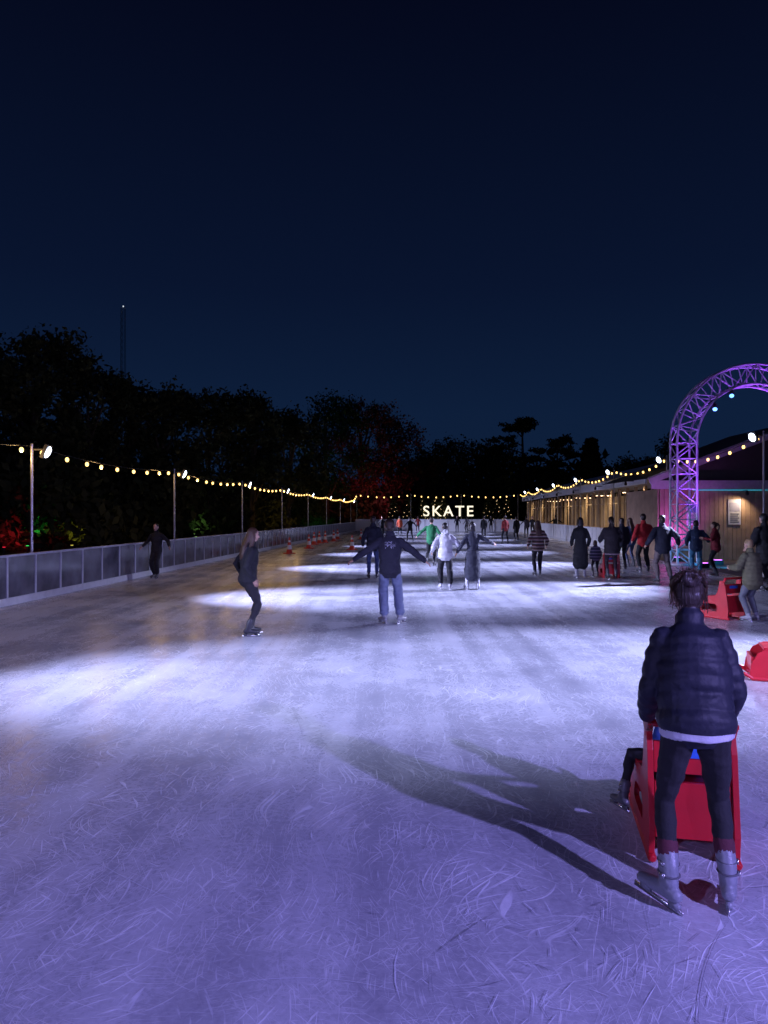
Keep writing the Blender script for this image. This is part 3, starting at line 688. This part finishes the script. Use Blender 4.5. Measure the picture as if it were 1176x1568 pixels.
# foreground woman
m_puff=mat('puffer_nylon',(.014,.016,.030),.6,var=.2,bump=.35,bscale=45,spec=.35)
WX,WY,WYAW=1.45,3.30,-12
fgw,(hc,hd,ss)=person('woman_in_puffer_jacket',WX,WY,WYAW,1.57,topmat=m_puff,bot=(.012,.012,.016),boot=(.20,.21,.25),hair='dark',hairstyle='bun',
  lean=.29,puff=.030,coat=.015,quilt=1,vox=.0068,hpitch=.22,armL=(.07,.16,-.42),armR=(.07,.16,-.42),eo=.40,footL=(-.15,-.10,0),footR=(.15,-.02,.0),toeL=42,toeR=-12,female=True,sock=(.08,.014,.028),shirt=(.5,.5,.56),grip=True,pitchL=-.12,headk=1.1,shk=.15)
hb=MB()
for i in range(460):
    a=random.uniform(-1.5,1.5); e0=random.uniform(.05,1.2)
    p0=V((.083*math.sin(a)*math.cos(e0),.03+.05*random.random(),.04+.09*math.sin(e0)))*1.06
    p1=V((.096*math.sin(a),-.05,.05+.074*math.cos(a*1.2))); p2=V((.035*math.sin(a)+random.gauss(0,.014),-.122+random.gauss(0,.010),.075+.035*math.cos(a)))
    if i%5==0: p2=V((.09*math.sin(a)+random.gauss(0,.010),-.055+random.gauss(0,.02),-.05+random.gauss(0,.025)))
    p3=p2+V((random.gauss(0,.024),random.gauss(-.012,.015),random.gauss(0,.022)))
    hb.tube([hc+hd@(q*ss) for q in(p0,p1,p2,p3)],[.0012,.0017,.0015,.0006],0,n=4)
hb.obj('hair_strands',[HAIR['brown']],parent=fgw,smooth=True)

# skating aid
m_red=mat('red_plastic',(.50,.010,.02),.38,var=.15,bump=.08,bscale=120); m_blue=mat('blue_sticker',(.03,.12,.5),.4)
def aid(x,y,yaw,s=1.0):
    b=MB()
    out=[(-.34,.0),(-.36,.16),(-.33,.36),(-.30,.56),(-.26,.66),(-.19,.66),(-.17,.52),(-.10,.40),(.08,.37),(.22,.36),(.33,.30),(.40,.17),(.42,.03),(.36,.0)]
    hole=[(-.12,.12),(-.13,.15),(-.13,.19),(-.12,.22),(-.11,.24),(-.09,.25),(-.05,.25),(-.01,.25),(.05,.25),(.12,.24),(.17,.22),(.20,.17),(.20,.13),(.17,.12)]
    n=len(out)
    for sx in(-1,1):
        x0,x1=sx*.19,sx*.22
        vs=[V((xx,q[0],q[1])) for xx in(x0,x1) for q in out]+[V((xx,q[0],q[1])) for xx in(x0,x1) for q in hole]
        fs=[]
        for k in range(n):
            k2=(k+1)%n
            fs+=[(k,k2,2*n+k2,2*n+k),(n+k,3*n+k,3*n+k2,n+k2),(k,n+k,n+k2,k2),(2*n+k,2*n+k2,3*n+k2,3*n+k)]
        b.add(vs,fs,0)
        b.tube([(sx*.205,-.36,.02),(sx*.205,.38,.02),(sx*.205,.46,.07)],[.024,.024,.02],0,n=8)
        b.tube([(sx*.205,-.24,.62),(sx*.205,-.30,.70)],[.02,.02],0,n=8)
    b.box((0,.06,.34),(.37,.42,.03),0)
    b.box((0,-.27,.52),(.37,.03,.16),0,Matrix.Rotation(-.12,3,'X')); b.box((0,-.31,.26),(.37,.03,.28),0,Matrix.Rotation(-.08,3,'X'))
    b.box((0,-.290,.55),(.20,.006,.05),1,Matrix.Rotation(-.12,3,'X'))
    b.tube([(-.215,-.29,.70),(.215,-.29,.70)],[.021,.021],0,n=10)
    b.box((0,.38,.17),(.37,.03,.16),0)
    o=b.obj('skating_aid',[m_red,m_blue],loc=(x,y,0.006),yaw=math.radians(yaw),bevel=.008); o.scale=(s,s,s); return o
aid(1.66,3.98,WYAW)
person('seated_child',1.70,4.02,WYAW,1.08,top=(.02,.06,.22),bot=BK,boot=(.09,.09,.10),hair='dark',hairstyle='bob',hipz=.66,coat=.05,puff=.012,
  footL=(-.53,.10,.12,-1.2),footR=(.42,.26,.10,1.0),toeL=30,toeR=-20,armL=(.02,.2,-.3),armR=(.02,.2,-.3),vox=.009,lean=-.02,hpitch=.2)
# left girl, facing right
X,Y=at(379,974); person('woman_in_leather_jacket',X,Y,-62,1.64,top=(.012,.012,.018),bot=(.016,.014,.022),boot=(.03,.03,.04),hair='brown',hairstyle='long',lean=.10,female=True,armL=(.05,-.04,-.44),armR=(.04,0.0,-.46),coat=.05,puff=.021,footL=(-.09,.08,0),footR=(.10,-.02,0),toeL=5,toeR=-10,hyaw=-8,hpitch=.12)
# centre man
X,Y=at(597,956); person('man_with_arms_outstretched',X,Y,3,1.76,topmat=logo_top((.018,.018,.034),1.30),bot=(.16,.19,.30),boot=(.3,.3,.34),hair='dark',lean=.05,armL=(.43,.04,-.30),armR=(.43,.05,-.33),coat=.07,puff=.022,legw=.028,footL=(-.09,.0,0),footR=(.17,.04,0),toeL=25,toeR=-35,hyaw=10)
X,Y=at(571,886); person('man_in_dark_jacket',X,Y,0,1.80,top=NV,bot=(.06,.09,.2),lean=.08,puff=.02,legw=.01,armL=(.12,.1,-.45),armR=(.1,.1,-.45))
X,Y=at(612,822); person('skater_in_orange_jacket',X,Y,0,1.7,top=(.5,.08,.03),bot=BK)
X,Y=at(628,830); person('skater_in_black',X,Y,10,1.7,top=BK,bot=BK,armL=(.3,0,-.35),armR=(.3,0,-.35),footL=(-.2,0,0),footR=(.2,0,0))
X,Y=at(660,867); person('skater_in_green_sweater',X,Y,-15,1.75,top=(.02,.18,.065),bot=BK,armL=(.36,.05,-.30),armR=(.22,.1,-.38),liftL=.12,footL=(-.1,-.25,0),footR=(.1,.05,0),lean=.15,legw=.01,puff=.01)
X,Y=at(682,903); person('woman_in_white_hoodie',X,Y,0,1.64,top=(.50,.50,.54),bot=BK,hair='black',hairstyle='short',hood=True,female=True,puff=.03,legw=.025,armL=(.18,.12,-.38),armR=(.2,.15,-.3),lean=.1,boot=(.4,.4,.45),footL=(-.12,.05,0),footR=(.12,-.05,0))
X,Y=at(724,903); person('woman_in_long_coat',X,Y,8,1.66,top=(.022,.024,.04),bot=BK,hair='black',hairstyle='bob',female=True,coat=.60,flare=.03,puff=.015,armL=(.25,.05,-.42),armR=(.42,.03,-.20),boot=(.4,.4,.45),footL=(-.15,.0,0),footR=(.14,.0,0))
X,Y=at(741,826); person('skater_in_black',X,Y,0,1.75,top=BK,bot=BK)
X,Y=at(774,833); person('skater_in_red_jacket',X,Y,10,1.78,top=(.28,.03,.03),bot=BK,footL=(-.18,0,0),footR=(.2,.1,0),lean=.1)
X,Y=at(791,829); person('skater_in_dark_coat',X,Y,10,1.72,top=BK,bot=BK,coat=.3)
X,Y=at(806,824); person('skater_in_grey',X,Y,-10,1.72,top=(.08,.08,.10),bot=BK,armL=(.3,.1,-.3))
X,Y=at(824,882); person('woman_in_striped_sweater',X,Y,0,1.66,topmat=stripes('striped_knit',[(.03,.02,.02),(.30,.22,.20),(.10,.03,.03),(.02,.02,.02),(.35,.28,.26),(.12,.06,.04)],.2),bot=BK,hair='brown',hairstyle='long',female=True,puff=.03,armL=(.14,.12,-.42),armR=(.14,.12,-.42),legw=.01,footL=(-.09,0,0),footR=(.08,.1,0))
X,Y=at(851,824); person('skater_in_black',X,Y,0,1.8,top=BK,bot=BK,armL=(.4,.05,-.2),armR=(.4,.05,-.25))
X,Y=at(889,886); person('woman_in_black_coat',X,Y,-5,1.76,top=BK,bot=BK,hair='black',hairstyle='bob',female=True,coat=.55,flare=.03,puff=.02,armL=(.08,.14,-.44),armR=(.1,.14,-.44),boot=(.35,.35,.4))
X,Y=at(912,884); person('child_in_patterned_coat',X,Y,0,1.08,topmat=stripes('patterned_coat',[(.05,.05,.09),(.2,.18,.25),(.04,.04,.07)],.09),bot=BK,puff=.03,hair='brown',hairstyle='bob')
X,Y=at(937,887); person('woman_in_quilted_jacket',X,Y,-5,1.78,top=(.02,.015,.022),bot=(.03,.02,.03),hair='dark',hairstyle='pony',female=True,puff=.045,coat=.2,armL=(.1,.28,-.3),armR=(.12,.28,-.3),shirt=(.35,.25,.3),lean=.12)
aid(X+.1,Y+.55,-5)
X,Y=at(953,872); person('skater_in_dark_jacket',X,Y,5,1.72,top=NV,bot=BK,puff=.02)
X,Y=at(966,868); person('skater_in_blue_jacket',X,Y,20,1.72,top=(.05,.07,.16),bot=(.08,.10,.18),hairstyle='long',hair='brown',puff=.02,footL=(-.12,0,0),footR=(.2,.1,0))
X,Y=at(986,876); person('man_in_red_jacket',X,Y,5,1.86,top=(.45,.02,.025),bot=BK,puff=.03,armL=(.12,.12,-.42),armR=(.12,.1,-.42),legw=.015,footL=(-.12,0,0),footR=(.16,.05,0))
X,Y=at(1015,893); person('man_in_black_jacket',X,Y,0,1.82,top=NV,bot=(.14,.11,.11),puff=.04,armL=(.2,.1,-.38),armR=(.26,.05,-.38),legw=.015,footL=(-.13,.0,0),footR=(.22,.05,0),toeR=-30)
X,Y=at(1066,881); person('child_in_dark_jacket',X,Y,-20,1.66,top=(.02,.04,.09),bot=(.05,.20,.32),puff=.03,legw=.02,armL=(.1,.1,-.42),armR=(.2,.15,-.3))
X,Y=at(1096,882); person('woman_in_maroon_jacket',X,Y,60,1.62,top=(.20,.02,.03),bot=BK,puff=.03,hair='brown',hairstyle='pony',female=True,armL=(.1,.3,-.15),armR=(.1,.3,-.2))
X,Y=at(1172,906); person('man_in_black_coat',X,Y,15,1.86,top=BK,bot=BK,puff=.05,coat=.2,hair='black',armL=(.12,.2,-.4),armR=(.1,.1,-.4))
X,Y=at(1152,952); person('child_in_olive_puffer_jacket',X,Y,22,1.42,top=(.13,.125,.07),bot=(.13,.14,.17),boot=(.3,.3,.34),hair='blond',hairstyle='short',female=True,puff=.045,coat=.16,quilt=1,vox=.009,lean=.1,armL=(.08,.30,-.22),armR=(.08,.30,-.22),legw=.01,hpitch=.2,grip=True)
aid(X-.32,Y+.5,25)
aid(4.42,7.75,70)
X,Y=at(240,886); person('skater_in_black_tracksuit',X,Y,170,1.58,top=BK,bot=BK,armL=(.30,.03,-.36),armR=(.30,.03,-.36),legw=.02,footL=(-.07,.1,0),footR=(.08,0,0),puff=.015,hair='dark')
for u,yb,c,yw in[(752,812,BK,0),(640,814,(.25,.03,.03),10),(585,820,BK,180),(715,813,(.3,.3,.33),30),(815,818,NV,180),(838,816,(.2,.15,.1),0),(700,812,NV,170)]:
    X,Y=at(u,yb+3); person('distant_skater',X,min(Y,73),yw,1.7,top=c,bot=BK,armL=(.2,.05,-.4),armR=(.15,.1,-.4))
